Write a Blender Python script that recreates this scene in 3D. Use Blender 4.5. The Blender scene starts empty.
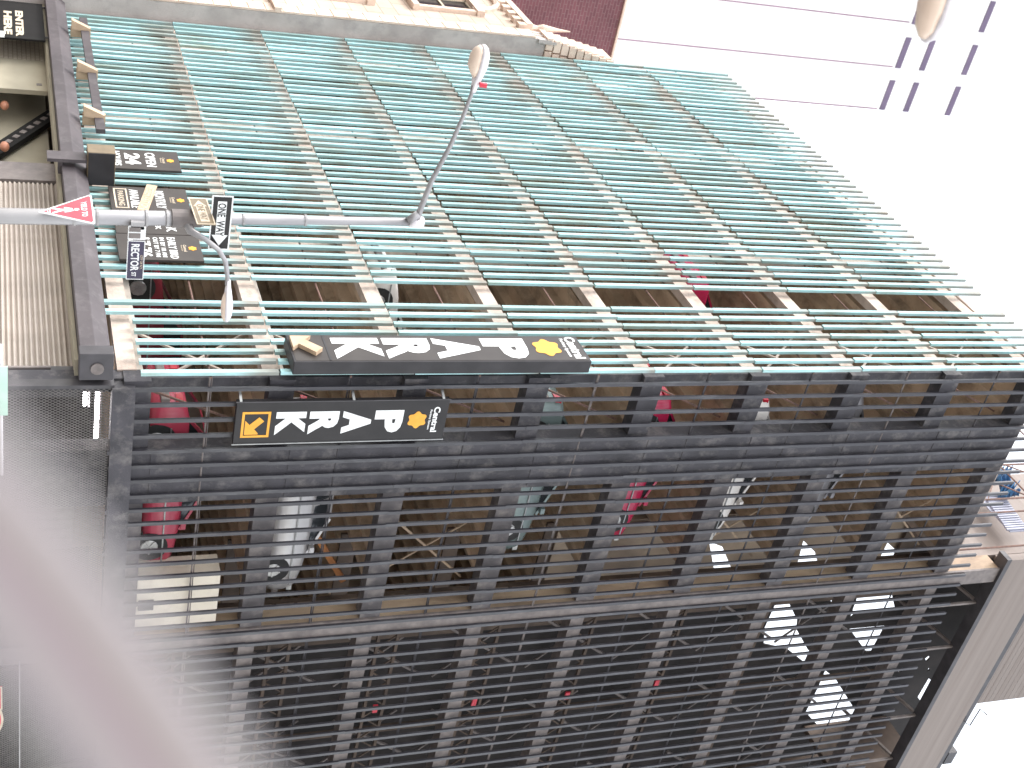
import bpy, bmesh, math, random
from mathutils import Vector, Matrix
random.seed(7)
R = math.radians
scene = bpy.context.scene
COL = scene.collection

# ------------------------------------------------------------------ materials
def new_mat(name):
    m = bpy.data.materials.new(name); m.use_nodes = True
    return m, m.node_tree.nodes, m.node_tree.links, m.node_tree.nodes['Principled BSDF']

def mat(name, c, rough=.6, metal=0., c2=None, scale=3., stretch=(1, 1, 1), contrast=.35, bump=0., bscale=20., grime=None, gamount=.5, gscale=1.3):
    """painted / weathered surface: base colour broken up by two noises, optional grime patches and bump"""
    m, N, L, B = new_mat(name)
    B.inputs['Roughness'].default_value = rough
    B.inputs['Metallic'].default_value = metal
    tc = N.new('ShaderNodeTexCoord'); mp = N.new('ShaderNodeMapping')
    mp.inputs['Scale'].default_value = stretch
    L.new(tc.outputs['Object'], mp.inputs['Vector'])
    n = N.new('ShaderNodeTexNoise'); n.inputs['Scale'].default_value = scale; n.inputs['Detail'].default_value = 6
    L.new(mp.outputs['Vector'], n.inputs['Vector'])
    r = N.new('ShaderNodeValToRGB')
    r.color_ramp.elements[0].position = .5 - contrast / 2; r.color_ramp.elements[1].position = .5 + contrast / 2
    if c2 is None: c2 = tuple(v * .7 for v in c)
    r.color_ramp.elements[0].color = (*c2, 1); r.color_ramp.elements[1].color = (*c, 1)
    L.new(n.outputs['Fac'], r.inputs['Fac'])
    out = r.outputs['Color']
    if grime:
        g = N.new('ShaderNodeTexNoise'); g.inputs['Scale'].default_value = gscale; g.inputs['Detail'].default_value = 8; g.inputs['Roughness'].default_value = .7
        L.new(mp.outputs['Vector'], g.inputs['Vector'])
        gr = N.new('ShaderNodeMapRange'); gr.inputs['From Min'].default_value = .5; gr.inputs['From Max'].default_value = .68; gr.inputs['To Max'].default_value = gamount
        L.new(g.outputs['Fac'], gr.inputs['Value'])
        mx = N.new('ShaderNodeMixRGB'); mx.inputs['Color2'].default_value = (*grime, 1)
        L.new(gr.outputs['Result'], mx.inputs['Fac']); L.new(out, mx.inputs['Color1']); out = mx.outputs['Color']
    L.new(out, B.inputs['Base Color'])
    if bump:
        bn = N.new('ShaderNodeTexNoise'); bn.inputs['Scale'].default_value = bscale; bn.inputs['Detail'].default_value = 5
        L.new(mp.outputs['Vector'], bn.inputs['Vector'])
        bp = N.new('ShaderNodeBump'); bp.inputs['Strength'].default_value = bump; bp.inputs['Distance'].default_value = .02
        L.new(bn.outputs['Fac'], bp.inputs['Height']); L.new(bp.outputs['Normal'], B.inputs['Normal'])
    return m

def teal_mat():
    """weathered teal paint on the fins: per-fin tone, streaks, a brown that grows towards the head of each storey"""
    m, N, L, B = new_mat('teal_fin_paint'); B.inputs['Roughness'].default_value = .5
    geo = N.new('ShaderNodeNewGeometry'); tc = N.new('ShaderNodeTexCoord')
    mp = N.new('ShaderNodeMapping'); mp.inputs['Scale'].default_value = (1.6, 1.6, .4)
    L.new(tc.outputs['Object'], mp.inputs['Vector'])
    n = N.new('ShaderNodeTexNoise'); n.inputs['Scale'].default_value = .9; n.inputs['Detail'].default_value = 9; n.inputs['Roughness'].default_value = .68
    L.new(mp.outputs['Vector'], n.inputs['Vector'])
    r = N.new('ShaderNodeValToRGB')
    r.color_ramp.elements[0].position = .33; r.color_ramp.elements[0].color = (.235, .285, .235, 1)
    r.color_ramp.elements[1].position = .54; r.color_ramp.elements[1].color = (.34, .58, .60, 1)
    e = r.color_ramp.elements.new(.8); e.color = (.5, .68, .72, 1)
    L.new(n.outputs['Fac'], r.inputs['Fac'])
    hs = N.new('ShaderNodeHueSaturation')
    rm = N.new('ShaderNodeMapRange'); rm.inputs['To Min'].default_value = .72; rm.inputs['To Max'].default_value = 1.15
    L.new(geo.outputs['Random Per Island'], rm.inputs['Value']); L.new(rm.outputs['Result'], hs.inputs['Value'])
    L.new(r.outputs['Color'], hs.inputs['Color'])
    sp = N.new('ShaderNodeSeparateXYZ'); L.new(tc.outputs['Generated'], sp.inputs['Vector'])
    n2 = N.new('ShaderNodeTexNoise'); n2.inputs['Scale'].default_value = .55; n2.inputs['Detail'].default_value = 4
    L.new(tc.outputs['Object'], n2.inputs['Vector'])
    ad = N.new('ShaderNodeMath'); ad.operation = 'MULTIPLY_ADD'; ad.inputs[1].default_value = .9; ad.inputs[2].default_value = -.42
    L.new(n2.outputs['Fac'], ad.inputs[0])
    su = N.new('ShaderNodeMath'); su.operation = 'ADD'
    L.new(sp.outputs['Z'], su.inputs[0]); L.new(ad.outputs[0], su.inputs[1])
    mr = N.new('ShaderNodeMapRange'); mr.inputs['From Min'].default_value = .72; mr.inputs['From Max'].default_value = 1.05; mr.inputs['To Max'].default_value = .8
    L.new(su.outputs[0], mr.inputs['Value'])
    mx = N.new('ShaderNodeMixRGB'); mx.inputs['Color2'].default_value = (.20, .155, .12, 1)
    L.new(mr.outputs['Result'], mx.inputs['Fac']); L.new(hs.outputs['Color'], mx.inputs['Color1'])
    L.new(mx.outputs['Color'], B.inputs['Base Color'])
    return m

def brick_mat(name, c1, c2, mortar, scale, bw=.5, rh=.25, axis='x'):
    m, N, L, B = new_mat(name); B.inputs['Roughness'].default_value = .85
    tc = N.new('ShaderNodeTexCoord'); sp = N.new('ShaderNodeSeparateXYZ'); cb = N.new('ShaderNodeCombineXYZ')
    L.new(tc.outputs['Object'], sp.inputs['Vector'])
    ad = N.new('ShaderNodeMath'); L.new(sp.outputs['X'], ad.inputs[0]); L.new(sp.outputs['Y'], ad.inputs[1])
    L.new(ad.outputs[0], cb.inputs['X']); L.new(sp.outputs['Z'], cb.inputs['Y'])
    b = N.new('ShaderNodeTexBrick'); b.inputs['Scale'].default_value = scale
    b.inputs['Color1'].default_value = (*c1, 1); b.inputs['Color2'].default_value = (*c2, 1); b.inputs['Mortar'].default_value = (*mortar, 1)
    b.inputs['Brick Width'].default_value = bw; b.inputs['Row Height'].default_value = rh; b.inputs['Mortar Size'].default_value = .015
    L.new(cb.outputs['Vector'], b.inputs['Vector'])
    n = N.new('ShaderNodeTexNoise'); n.inputs['Scale'].default_value = .8; n.inputs['Detail'].default_value = 6
    L.new(tc.outputs['Object'], n.inputs['Vector'])
    mx = N.new('ShaderNodeMixRGB'); mx.blend_type = 'MULTIPLY'; mx.inputs['Fac'].default_value = .5
    L.new(b.outputs['Color'], mx.inputs['Color1']); L.new(n.outputs['Fac'], mx.inputs['Color2'])
    L.new(mx.outputs['Color'], B.inputs['Base Color'])
    return m

def emit(name, c, s):
    m, N, L, B = new_mat(name)
    B.inputs['Emission Color'].default_value = (*c, 1); B.inputs['Emission Strength'].default_value = s
    return m

M = dict(
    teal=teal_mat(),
    rust=mat('rust_brown_rod', (.20, .11, .085), .8, c2=(.10, .06, .05), scale=8),
    black_slat=mat('blue_black_slat_paint', (.036, .034, .042), .4, c2=(.024, .022, .028), scale=2, stretch=(3, 3, .6), grime=(.14, .14, .15), gamount=.35, gscale=2.4),
    dark_conc=mat('shaded_dark_concrete', (.055, .051, .060), .7, c2=(.03, .028, .033), scale=1.4, bump=.3, grime=(.23, .21, .2), gamount=.45, gscale=1.8),  # shade of the slatted face put into the concrete colour
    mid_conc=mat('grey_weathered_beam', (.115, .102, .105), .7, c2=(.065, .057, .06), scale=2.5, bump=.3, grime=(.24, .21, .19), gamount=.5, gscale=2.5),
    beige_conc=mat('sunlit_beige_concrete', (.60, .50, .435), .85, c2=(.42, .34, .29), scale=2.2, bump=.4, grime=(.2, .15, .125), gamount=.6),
    soffit=mat('brown_stained_soffit', (.60, .44, .31), .85, c2=(.36, .26, .18), scale=1.1, contrast=.5, bump=.4, grime=(.06, .045, .035), gamount=.6, gscale=.9),
    deck=mat('deck_floor', (.50, .45, .40), .85, c2=(.36, .32, .28), scale=1.3),
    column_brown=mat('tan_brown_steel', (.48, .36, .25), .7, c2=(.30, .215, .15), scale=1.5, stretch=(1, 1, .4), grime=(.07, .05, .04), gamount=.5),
    grey_steel=mat('grey_weathered_steel', (.20, .17, .16), .6, c2=(.125, .105, .10), scale=4, grime=(.07, .06, .06), gamount=.6),
    dark_steel=mat('dark_frame_steel', (.06, .055, .06), .5, c2=(.035, .032, .036), scale=3),
    dark_wall=mat('dark_inner_wall', (.034, .027, .026), .9, c2=(.014, .012, .012), scale=.8),  # near-black brown base, mottled by noise
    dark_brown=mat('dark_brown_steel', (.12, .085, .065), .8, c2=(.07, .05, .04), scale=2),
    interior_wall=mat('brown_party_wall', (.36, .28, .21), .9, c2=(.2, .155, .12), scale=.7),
    fascia=mat('tan_cladding', (.25, .21, .19), .7, c2=(.19, .155, .138), scale=.5, stretch=(.2, .2, 7), contrast=.6, bump=.15, grime=(.15, .11, .09), gamount=.4, gscale=.6),
    canopy=mat('grey_violet_canopy', (.07, .058, .063), .6, c2=(.045, .037, .041), scale=1.1, stretch=(1, 1, 1), grime=(.13, .115, .118), gamount=.5, gscale=2.5),
    canopy_dark=mat('canopy_end_dark', (.05, .045, .052), .5, scale=4),
    shutter=mat('roller_shutter', (.46, .40, .35), .5, .0, c2=(.36, .31, .27), scale=.8, stretch=(1, 1, .3), grime=(.22, .18, .15), gamount=.35),
    tile_wall=brick_mat('small_beige_tiles', (.62, .54, .43), (.56, .48, .38), (.36, .30, .24), 1, .12, .12),
    pier=mat('beige_pier', (.36, .32, .24), .8, c2=(.28, .25, .19), scale=1),
    black=mat('black_sign_enamel', (.030, .027, .028), .32, c2=(.022, .02, .021), scale=2),
    soot_black=mat('matt_black_sign', (.014, .013, .013), .8, scale=2),
    board=mat('dull_black_board', (.05, .042, .038), .4, c2=(.038, .031, .029), scale=2),
    sign_side=mat('sign_case_side', (.045, .042, .045), .45, c2=(.03, .028, .03), scale=2),
    white=mat('white_lettering', (.82, .82, .82), .5, c2=(.76, .76, .75), scale=5),
    ivory=mat('faded_ivory', (.62, .52, .40), .6, c2=(.5, .41, .31), scale=5),
    orange=mat('orange_vinyl', (.78, .37, .03), .5, c2=(.7, .31, .02), scale=5),
    tan=mat('tan_plate', (.55, .40, .27), .6, c2=(.42, .3, .2), scale=4),
    red=mat('red_sign', (.62, .03, .06), .4, c2=(.55, .025, .05), scale=4),
    navy=mat('navy_sign', (.03, .022, .06), .4, c2=(.022, .016, .045), scale=4),
    brown_sign=mat('faded_brown_sign', (.19, .14, .085), .5, c2=(.15, .11, .065), scale=5),
    green_sign=mat('pale_green_sign', (.5, .72, .6), .5, c2=(.42, .66, .54), scale=5),
    galv=mat('galvanised_steel', (.36, .345, .35), .38, .25, c2=(.24, .23, .235), scale=5, stretch=(1, 1, .3), contrast=.5),
    lamp_white=mat('lamp_housing_white', (.74, .70, .72), .45, c2=(.62, .58, .6), scale=4),
    lens=mat('tan_lens', (.82, .66, .54), .4, c2=(.74, .58, .47), scale=5),
    glass=mat('dark_glass', (.03, .033, .036), .08, c2=(.02, .022, .025), scale=1),
    rubber=mat('tyre_rubber', (.025, .024, .024), .8, scale=8),
    rim=mat('wheel_rim', (.45, .44, .43), .35, .6, scale=6),
    chrome=mat('pale_trim', (.3, .3, .3), .3, .5, scale=6),
    headlight=mat('headlight', (.6, .6, .58), .15, scale=6),
    taillight=mat('tail_light', (.5, .01, .03), .2, scale=6),
    stone=mat('pink_beige_stone', (.74, .59, .49), .85, c2=(.6, .46, .37), scale=1.2, bump=.3, grime=(.3, .22, .18), gamount=.5, gscale=2),
    ashlar=brick_mat('ashlar_stone', (.74, .59, .48), (.66, .515, .41), (.42, .3, .24), 1, 1.1, .55),
    cement=mat('grey_cement_render', (.50, .45, .425), .9, c2=(.38, .335, .315), scale=1.1, bump=.3, grime=(.30, .265, .255), gamount=.6, gscale=1.6),
    brick=brick_mat('purple_brick', (.23, .085, .10), (.18, .065, .08), (.27, .16, .165), 1, .42, .15),
    white_stone=mat('white_limestone', (.86, .84, .83), .8, c2=(.80, .78, .78), scale=.4),
    groove=mat('tower_joint', (.36, .22, .30), .8, scale=1),
    tower_win=mat('tower_window', (.17, .12, .2), .3, c2=(.12, .085, .15), scale=.6),
    cabinet=mat('cream_cabinet', (.78, .70, .58), .5, c2=(.70, .62, .51), scale=2, grime=(.3, .25, .19), gamount=.3),
    blue=mat('blue_tarp', (.05, .17, .33), .5, c2=(.02, .07, .18), scale=3, bump=.5, bscale=6),
    corr=mat('pale_corrugated', (.33, .34, .42), .5, c2=(.24, .25, .32), scale=2),
    wire=mat('mesh_wire', (.20, .185, .18), .5, .3, scale=6),
    asphalt=mat('asphalt', (.12, .118, .115), .9, scale=6, bump=.3),
    paving=mat('sidewalk_concrete', (.44, .42, .40), .9, c2=(.36, .345, .33), scale=2, bump=.2),
    kerb=mat('kerb_stone', (.33, .32, .31), .85, scale=3),
    yellow=mat('road_paint', (.75, .72, .65), .7, scale=6),
    tube=emit('fluorescent_tube', (1., .95, .97), 14),
    car_red=mat('red_car_paint', (.40, .05, .085), .25, c2=(.35, .04, .07), scale=1),
    car_red2=mat('crimson_car_paint', (.40, .02, .07), .2, c2=(.36, .018, .06), scale=1),
    car_silver=mat('silver_car_paint', (.52, .50, .50), .28, .3, c2=(.47, .45, .45), scale=1),
    car_teal=mat('green_grey_car_paint', (.17, .215, .21), .25, .2, c2=(.15, .19, .185), scale=1),
    car_white=mat('white_car_paint', (.70, .66, .63), .25, c2=(.66, .62, .59), scale=1),
    car_maroon=mat('maroon_car_paint', (.20, .03, .04), .22, c2=(.17, .025, .035), scale=1),
    car_grey=mat('grey_car_paint', (.22, .21, .22), .28, .3, c2=(.19, .18, .19), scale=1),
    orange_bar=mat('orange_brace', (.42, .17, .05), .7, c2=(.28, .11, .04), scale=4),
    skin=mat('warm_round_knob', (.55, .24, .15), .5, scale=5),
)

def strap_mat():
    m, N, L, B = new_mat('mauve_tan_webbing'); B.inputs['Roughness'].default_value = .9
    tc = N.new('ShaderNodeTexCoord'); sp = N.new('ShaderNodeSeparateXYZ'); L.new(tc.outputs['UV'], sp.inputs['Vector'])
    r = N.new('ShaderNodeValToRGB'); cr = r.color_ramp
    cols = [(0, (.30, .295, .29)), (.16, (.36, .35, .35)), (.34, (.27, .205, .25)), (.5, (.27, .245, .21)), (.66, (.25, .19, .225)), (.82, (.28, .26, .24)), (1, (.31, .29, .305))]
    cr.elements[0].position = 0; cr.elements[0].color = (*cols[0][1], 1); cr.elements[1].position = 1; cr.elements[1].color = (*cols[-1][1], 1)
    for p, c in cols[1:-1]: cr.elements.new(p).color = (*c, 1)
    L.new(sp.outputs['X'], r.inputs['Fac']); L.new(r.outputs['Color'], B.inputs['Base Color'])
    return m
M['strap'] = strap_mat()
for k_ in ('black', 'soot_black', 'board', 'sign_side'): M[k_].node_tree.nodes['Principled BSDF'].inputs['Specular IOR Level'].default_value = .2

# ------------------------------------------------------------------ mesh helpers
class MB:
    def __init__(s): s.b = bmesh.new()
    def box(s, x0, x1, y0, y1, z0, z1, rot=None, c=None):
        vs = [Vector((x, y, z)) for x in (x0, x1) for y in (y0, y1) for z in (z0, z1)]
        if rot is not None: vs = [rot @ v + Vector(c or (0, 0, 0)) for v in vs]
        v = [s.b.verts.new(p) for p in vs]
        for f in ((0, 1, 3, 2), (4, 6, 7, 5), (0, 4, 5, 1), (2, 3, 7, 6), (0, 2, 6, 4), (1, 5, 7, 3)):
            s.b.faces.new([v[i] for i in f])
        return s
    def prism(s, pts, axis, a, b):
        """polygon pts (2D) extruded along axis from a to b"""
        def P(p, t): return {'x': (t, p[0], p[1]), 'y': (p[0], t, p[1]), 'z': (p[0], p[1], t)}[axis]
        lo = [s.b.verts.new(P(p, a)) for p in pts]; hi = [s.b.verts.new(P(p, b)) for p in pts]
        n = len(pts); s.b.faces.new(lo[::-1]); s.b.faces.new(hi)
        for i in range(n): s.b.faces.new((lo[i], lo[(i + 1) % n], hi[(i + 1) % n], hi[i]))
        return s
    def tube(s, pts, r, n=8, caps=True):
        pts = [Vector(p) for p in pts]
        rs = r if isinstance(r, (list, tuple)) else [r] * len(pts)
        rings = []; ref = None
        for i, p in enumerate(pts):
            t = (pts[min(i + 1, len(pts) - 1)] - pts[max(i - 1, 0)]).normalized()
            if ref is None:
                ref = t.cross(Vector((0, 0, 1)))
                if ref.length < .1: ref = t.cross(Vector((1, 0, 0)))
            ref = (ref - t * ref.dot(t)).normalized(); w = t.cross(ref)
            rings.append([s.b.verts.new(p + rs[i] * (math.cos(2 * math.pi * k / n) * ref + math.sin(2 * math.pi * k / n) * w)) for k in range(n)])
        for a, b in zip(rings, rings[1:]):
            for k in range(n): s.b.faces.new((a[k], a[(k + 1) % n], b[(k + 1) % n], b[k]))
        if caps: s.b.faces.new(rings[0][::-1]); s.b.faces.new(rings[-1])
        return s
    def loft(s, rings):
        R_ = [[s.b.verts.new(p) for p in r] for r in rings]; n = len(R_[0])
        for a, b in zip(R_, R_[1:]):
            for k in range(n): s.b.faces.new((a[k], a[(k + 1) % n], b[(k + 1) % n], b[k]))
        s.b.faces.new(R_[0][::-1]); s.b.faces.new(R_[-1])
        return s
    def build(s, name, m, parent=None, smooth=False, bevel=0, org=None):
        bmesh.ops.recalc_face_normals(s.b, faces=s.b.faces)
        me = bpy.data.meshes.new(name); s.b.to_mesh(me); s.b.free()
        me.materials.append(m)
        if smooth:
            for p in me.polygons: p.use_smooth = True
        o = bpy.data.objects.new(name, me); COL.objects.link(o)
        if bevel:
            b = o.modifiers.new('bevel', 'BEVEL'); b.width = bevel; b.segments = 2; b.limit_method = 'ANGLE'
        if parent is not None:
            o.parent = parent
            off = total_loc(parent)
            me.transform(Matrix.Translation(-off))
        return o

def total_loc(o):
    v = Vector((0, 0, 0))
    while o is not None: v += Vector(o.location); o = o.parent
    return v

def tag(o, label=None, cat=None, group=None, kind=None):
    if label: o['label'] = label
    if cat: o['category'] = cat
    if group: o['group'] = group
    if kind: o['kind'] = kind
    return o

def thing(name, label, cat, loc=(0, 0, 0), group=None):
    o = bpy.data.objects.new(name, None); COL.objects.link(o); o.location = loc; o.empty_display_size = .3
    return tag(o, label, cat, group)

def beam(mb, a, b, w, h=None):
    """square bar from a to b"""
    a, b = Vector(a), Vector(b); h = h or w; d = b - a
    q = d.to_track_quat('X', 'Z').to_matrix()
    mb.box(0, d.length, -w / 2, w / 2, -h / 2, h / 2, rot=q, c=a)

FX = Matrix.Rotation(R(90), 3, 'X')                       # faces -y
FR = Matrix.Rotation(R(90), 3, 'Z') @ FX                  # faces +x

def polys_mesh(name, polys, m, parent, place, rot, depth=.006):
    """flat outlines (in sign plane, metres) extruded by depth; place = plane origin"""
    mb = MB()
    for p in polys: mb.prism(p, 'z', 0, depth)
    for v in mb.b.verts: v.co = rot @ v.co + Vector(place)
    return mb.build(name, m, parent)

def text(name, s, m, parent, place, rot, cx, cy, w, h, bold=.0, depth=.004, skew=0):
    """lettering fitted to w x h, centred at cx, cy of the sign plane"""
    cu = bpy.data.curves.new(name, 'FONT'); cu.body = s; cu.size = 1; cu.offset = bold; cu.resolution_u = 3
    cu.extrude = .001; cu.fill_mode = 'BOTH'
    t = bpy.data.objects.new(name, cu); COL.objects.link(t)
    dg = bpy.context.evaluated_depsgraph_get(); me = bpy.data.meshes.new_from_object(t.evaluated_get(dg))
    bpy.data.objects.remove(t); bpy.data.curves.remove(cu)
    xs = [v.co.x for v in me.vertices]; ys = [v.co.y for v in me.vertices]
    x0, x1, y0, y1 = min(xs), max(xs), min(ys), max(ys)
    off = total_loc(parent) if parent else Vector((0, 0, 0))
    for v in me.vertices:
        x = (v.co.x - (x0 + x1) / 2) / max(x1 - x0, 1e-4) * w + cx
        y = (v.co.y - (y0 + y1) / 2) / max(y1 - y0, 1e-4) * h + cy
        v.co = rot @ Vector((x + skew * (y - cy), y, (v.co.z / .001) * depth / 2 + depth / 2)) + Vector(place) - off
    me.materials.clear(); me.materials.append(m)
    o = bpy.data.objects.new(name, me); COL.objects.link(o); o.parent = parent
    return o

def blossom(cx, cy, r, n=6, amp=.13, k=48):
    return [(cx + r * (1 + amp * math.cos(n * 2 * math.pi * i / k)) * math.cos(2 * math.pi * i / k), cy + r * (1 + amp * math.cos(n * 2 * math.pi * i / k)) * math.sin(2 * math.pi * i / k)) for i in range(k)]

def frame_polys(x0, x1, y0, y1, t):
    return [[(x0, y0), (x1, y0), (x1, y0 + t), (x0, y0 + t)], [(x0, y1 - t), (x1, y1 - t), (x1, y1), (x0, y1)],
            [(x0, y0 + t), (x0 + t, y0 + t), (x0 + t, y1 - t), (x0, y1 - t)], [(x1 - t, y0 + t), (x1, y0 + t), (x1, y1 - t), (x1 - t, y1 - t)]]

# ------------------------------------------------------------------ constants of the garage
J0, S, NS = 3.95, 2.75, 8
J = [J0 + S * k for k in range(NS + 1)]
TOP = 26.75
LX = -19.8
YEND = 24.0

# ------------------------------------------------------------------ the setting
g = MB().box(-400, 400, -400, 400, -.5, 0).build('ground', M['asphalt']); tag(g, kind='structure')
o = MB().box(-60, 40, -16.5, -6.9, 0, .004).box(6.6, 17, -6.9, 60, 0, .004).build('road', M['asphalt']); tag(o, kind='structure')
o = MB().box(-60, 6.3, -6.6, 60, 0, .14).build('pavement', M['paving']); tag(o, kind='structure')
o = MB().box(-60, 6.6, -6.9, -6.6, 0, .15).box(6.3, 6.6, -6.6, 60, 0, .15).build('kerb', M['kerb']); tag(o, kind='structure')
o = MB().box(17, 40, -40, -16.5, 0, .14).box(17, 40, -16.4, 60, 0, .14).build('far_pavement', M['paving']); tag(o, kind='structure')
mb = MB()
for i in range(9): mb.box(7 + i * 1.1, 7.5 + i * 1.1, -6.0, -2.6, .008, .0085)
o = mb.build('crosswalk', M['yellow']); tag(o, kind='structure')

# ------------------------------------------------------------------ the parking garage
G = thing('parking_garage', 'large multi-storey parking garage, teal fins on one face and black slats on the other', 'parking garage', (0, 0, 0))
fin_x = []
x = -.06
while x > LX:
    if not (-3.62 < x < -2.85): fin_x.append(x)
    x -= .368
for k in range(NS):
    z0, z1 = J[k], (J[k + 1] if k < NS - 1 else TOP)
    mb = MB()
    for x in fin_x:
        a = z0 + .015 + random.uniform(-.015, .015)
        if k == 0: a = z0 + (.12 if x > -2.2 else -.38)
        b = z1 - .02 + random.uniform(-.015, .015); dx = random.uniform(-.012, .012); dy = random.uniform(-.008, .008)
        tw = random.uniform(-.01, .01)
        if random.random() < .012 and k in (1, 2, 4): dx += .07
        mb.box(x - .058 + dx, x + .058 + dx, dy + tw, .075 + dy + tw, a, b)
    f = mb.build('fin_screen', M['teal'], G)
    mb = MB()
    zt = z0 + 1.42
    mb.tube([(LX, .12, zt), (0, .12, zt)], .022, 6)
    for x in fin_x[::2]: mb.box(x - .012, x + .012, .05, .13, zt - .02, zt + .02)
    mb.build('tie_rod', M['rust'], f)
slat_y = []
y = .34
while y < YEND: slat_y.append(y); y += .369
mbs = [MB(), MB(), MB()]
for i, y in enumerate(slat_y):
    q = 0 if y < 3.2 else (1 if y < 6.95 else 2)
    for k in range(NS):
        a = J[k] - .02 if k else 3.55 + random.uniform(-.04, .04); b = J[k + 1] - .02 if k < NS - 1 else TOP + .1 + random.uniform(-.02, .02)
        dy = random.uniform(-.008, .008); dx = random.uniform(-.006, .006)
        mbs[q].box(.02 + dx, .075 + dx, y - .042 + dy, y + .042 + dy, a, b)
for mb in mbs: mb.build('slat_screen', M['black_slat'], G)
for k in range(NS):
    zt = J[k] + 1.4
    MB().tube([(-.02, .1, zt), (-.02, YEND, zt)], .02, 6).tube([(-.05, .1, zt + .05), (-.05, YEND, zt + .05)], .012, 6).build('tie_rod', M['dark_steel'] if k % 3 else M['grey_steel'], G)

# decks: ribbed concrete soffits, beams on both street sides
for k in range(NS + 1):
    z = J[k]
    deep = 13.0 if k < 5 else 6.5
    mb = MB().box(-19.5, -.42, .46, 6.5, z + .08, z + .25)
    if deep > 7: mb = MB().prism([(-19.5, .46), (-.42, .46), (-.42, 6.5), (-2.6, 6.5), (-2.6, deep), (-19.5, deep)], 'z', z + .08, z + .25)
    d = mb.build('floor_deck', M['deck'], G)
    mb = MB()
    y = .55
    while y < deep - .3:
        mb.prism([(y, z + .075), (y + .08, z - .16), (y + .24, z - .16), (y + .34, z + .075)], 'x', -19.4, -.42 if y < 6.2 else -2.6); y += .86
    mb.build('soffit_ribs', M['soffit'], d)
    if k < 5: MB().box(-2.62, -2.545, 6.52, 12.95, z - .1, z + .3).build('edge_beam', M['dark_brown'], d)  # added dark strip, covers the brightly lit deck edge
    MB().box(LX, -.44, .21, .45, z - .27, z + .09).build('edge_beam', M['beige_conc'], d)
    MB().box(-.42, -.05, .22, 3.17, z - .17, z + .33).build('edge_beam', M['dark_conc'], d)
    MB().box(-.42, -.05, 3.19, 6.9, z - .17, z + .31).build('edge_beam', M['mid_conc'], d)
    MB().box(-.42, -.03, 7.42, YEND, z - .15, z + .21).build('edge_beam', M['grey_steel'], G)
# soffit plates (brown underside of each deck)
for k in range(1, NS + 1):
    if k < 5: MB().prism([(-19.45, .47), (-.425, .47), (-.425, 6.45), (-2.6, 6.45), (-2.6, 12.95), (-19.45, 12.95)], 'z', J[k] + .06, J[k] + .078).build('soffit_plate', M['soffit'], G)
    else: MB().box(-19.45, -.425, .47, 6.45, J[k] + .06, J[k] + .078).build('soffit_plate', M['soffit'], G)
MB().box(-19.5, -.1, .3, 6.9, 25.98 + .3, 26.35).build('roof_slab', M['beige_conc'], G)
# dark panelled column, and its joints
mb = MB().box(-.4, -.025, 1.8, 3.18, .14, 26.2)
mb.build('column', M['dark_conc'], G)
for k in range(NS):
    mb = MB()
    mb.box(-.022, -.012, 1.84, 2.46, J[k] + .4, J[k + 1] - .38).box(-.022, -.012, 2.52, 3.14, J[k] + .4, J[k + 1] - .38)
    mb.build('column_panel', M['dark_conc'], G)
# steel column rising past the roof
MB().box(-.62, -.06, 6.93, 7.36, .14, 28.1).build('column', M['column_brown'], G)  # warm sunlight on this side put into its brown; front stays grey
MB().box(-.055, .012, 6.9, 7.4, .14, 28.1).build('column_flange', M['grey_steel'], G)
# corner post, walls behind
MB().box(-.5, -.2, .25, .55, .14, 26.2).build('column', M['dark_conc'], G)
for X in (-6.5, -13.2, -19.2):
    MB().box(X - .25, X + .25, .62, 1.05, 3.6, 26.2).build('column', M['beige_conc'], G)
MB().box(-19.5, -2.53, 6.52, 6.75, J[4] + .3, 26.2).build('party_wall', M['interior_wall'], G)
MB().box(-19.5, -2.53, 13.0, 13.2, .14, J[4] + .2).build('party_wall', M['interior_wall'], G)
MB().box(-19.9, -19.55, .3, 13.2, .14, 26.3).build('end_wall', M['interior_wall'], G)
# X bracing rods in the corner bay and beyond the column
for k in range(NS):
    mb = MB()
    z0, z1 = J[k] + .15, J[k + 1] - .25
    beam(mb, (-2.5, .62, z0), (-.35, .62, z1), .05); beam(mb, (-2.5, .68, z1), (-.35, .68, z0), .05)
    mb.build('cross_brace', M['beige_conc'], G)
    mb = MB(); beam(mb, (-.6, .7, z0), (-.6, 1.75, z1), .04); mb.build('cross_brace', M['rust'], G)
    if k in (2, 5, 7):
        mb = MB(); beam(mb, (-.9, 4.3, z0), (-.9, 6.6, z1), .05); beam(mb, (-1.0, 6.6, z0), (-1.0, 4.9, z1), .03)
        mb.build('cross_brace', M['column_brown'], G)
    if k in (1,):
        mb = MB(); beam(mb, (-1.3, 5.15, z0 + 1.35), (-1.3, 6.85, z1 - .05), .14); mb.build('cross_brace', M['orange_bar'], G)
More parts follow.
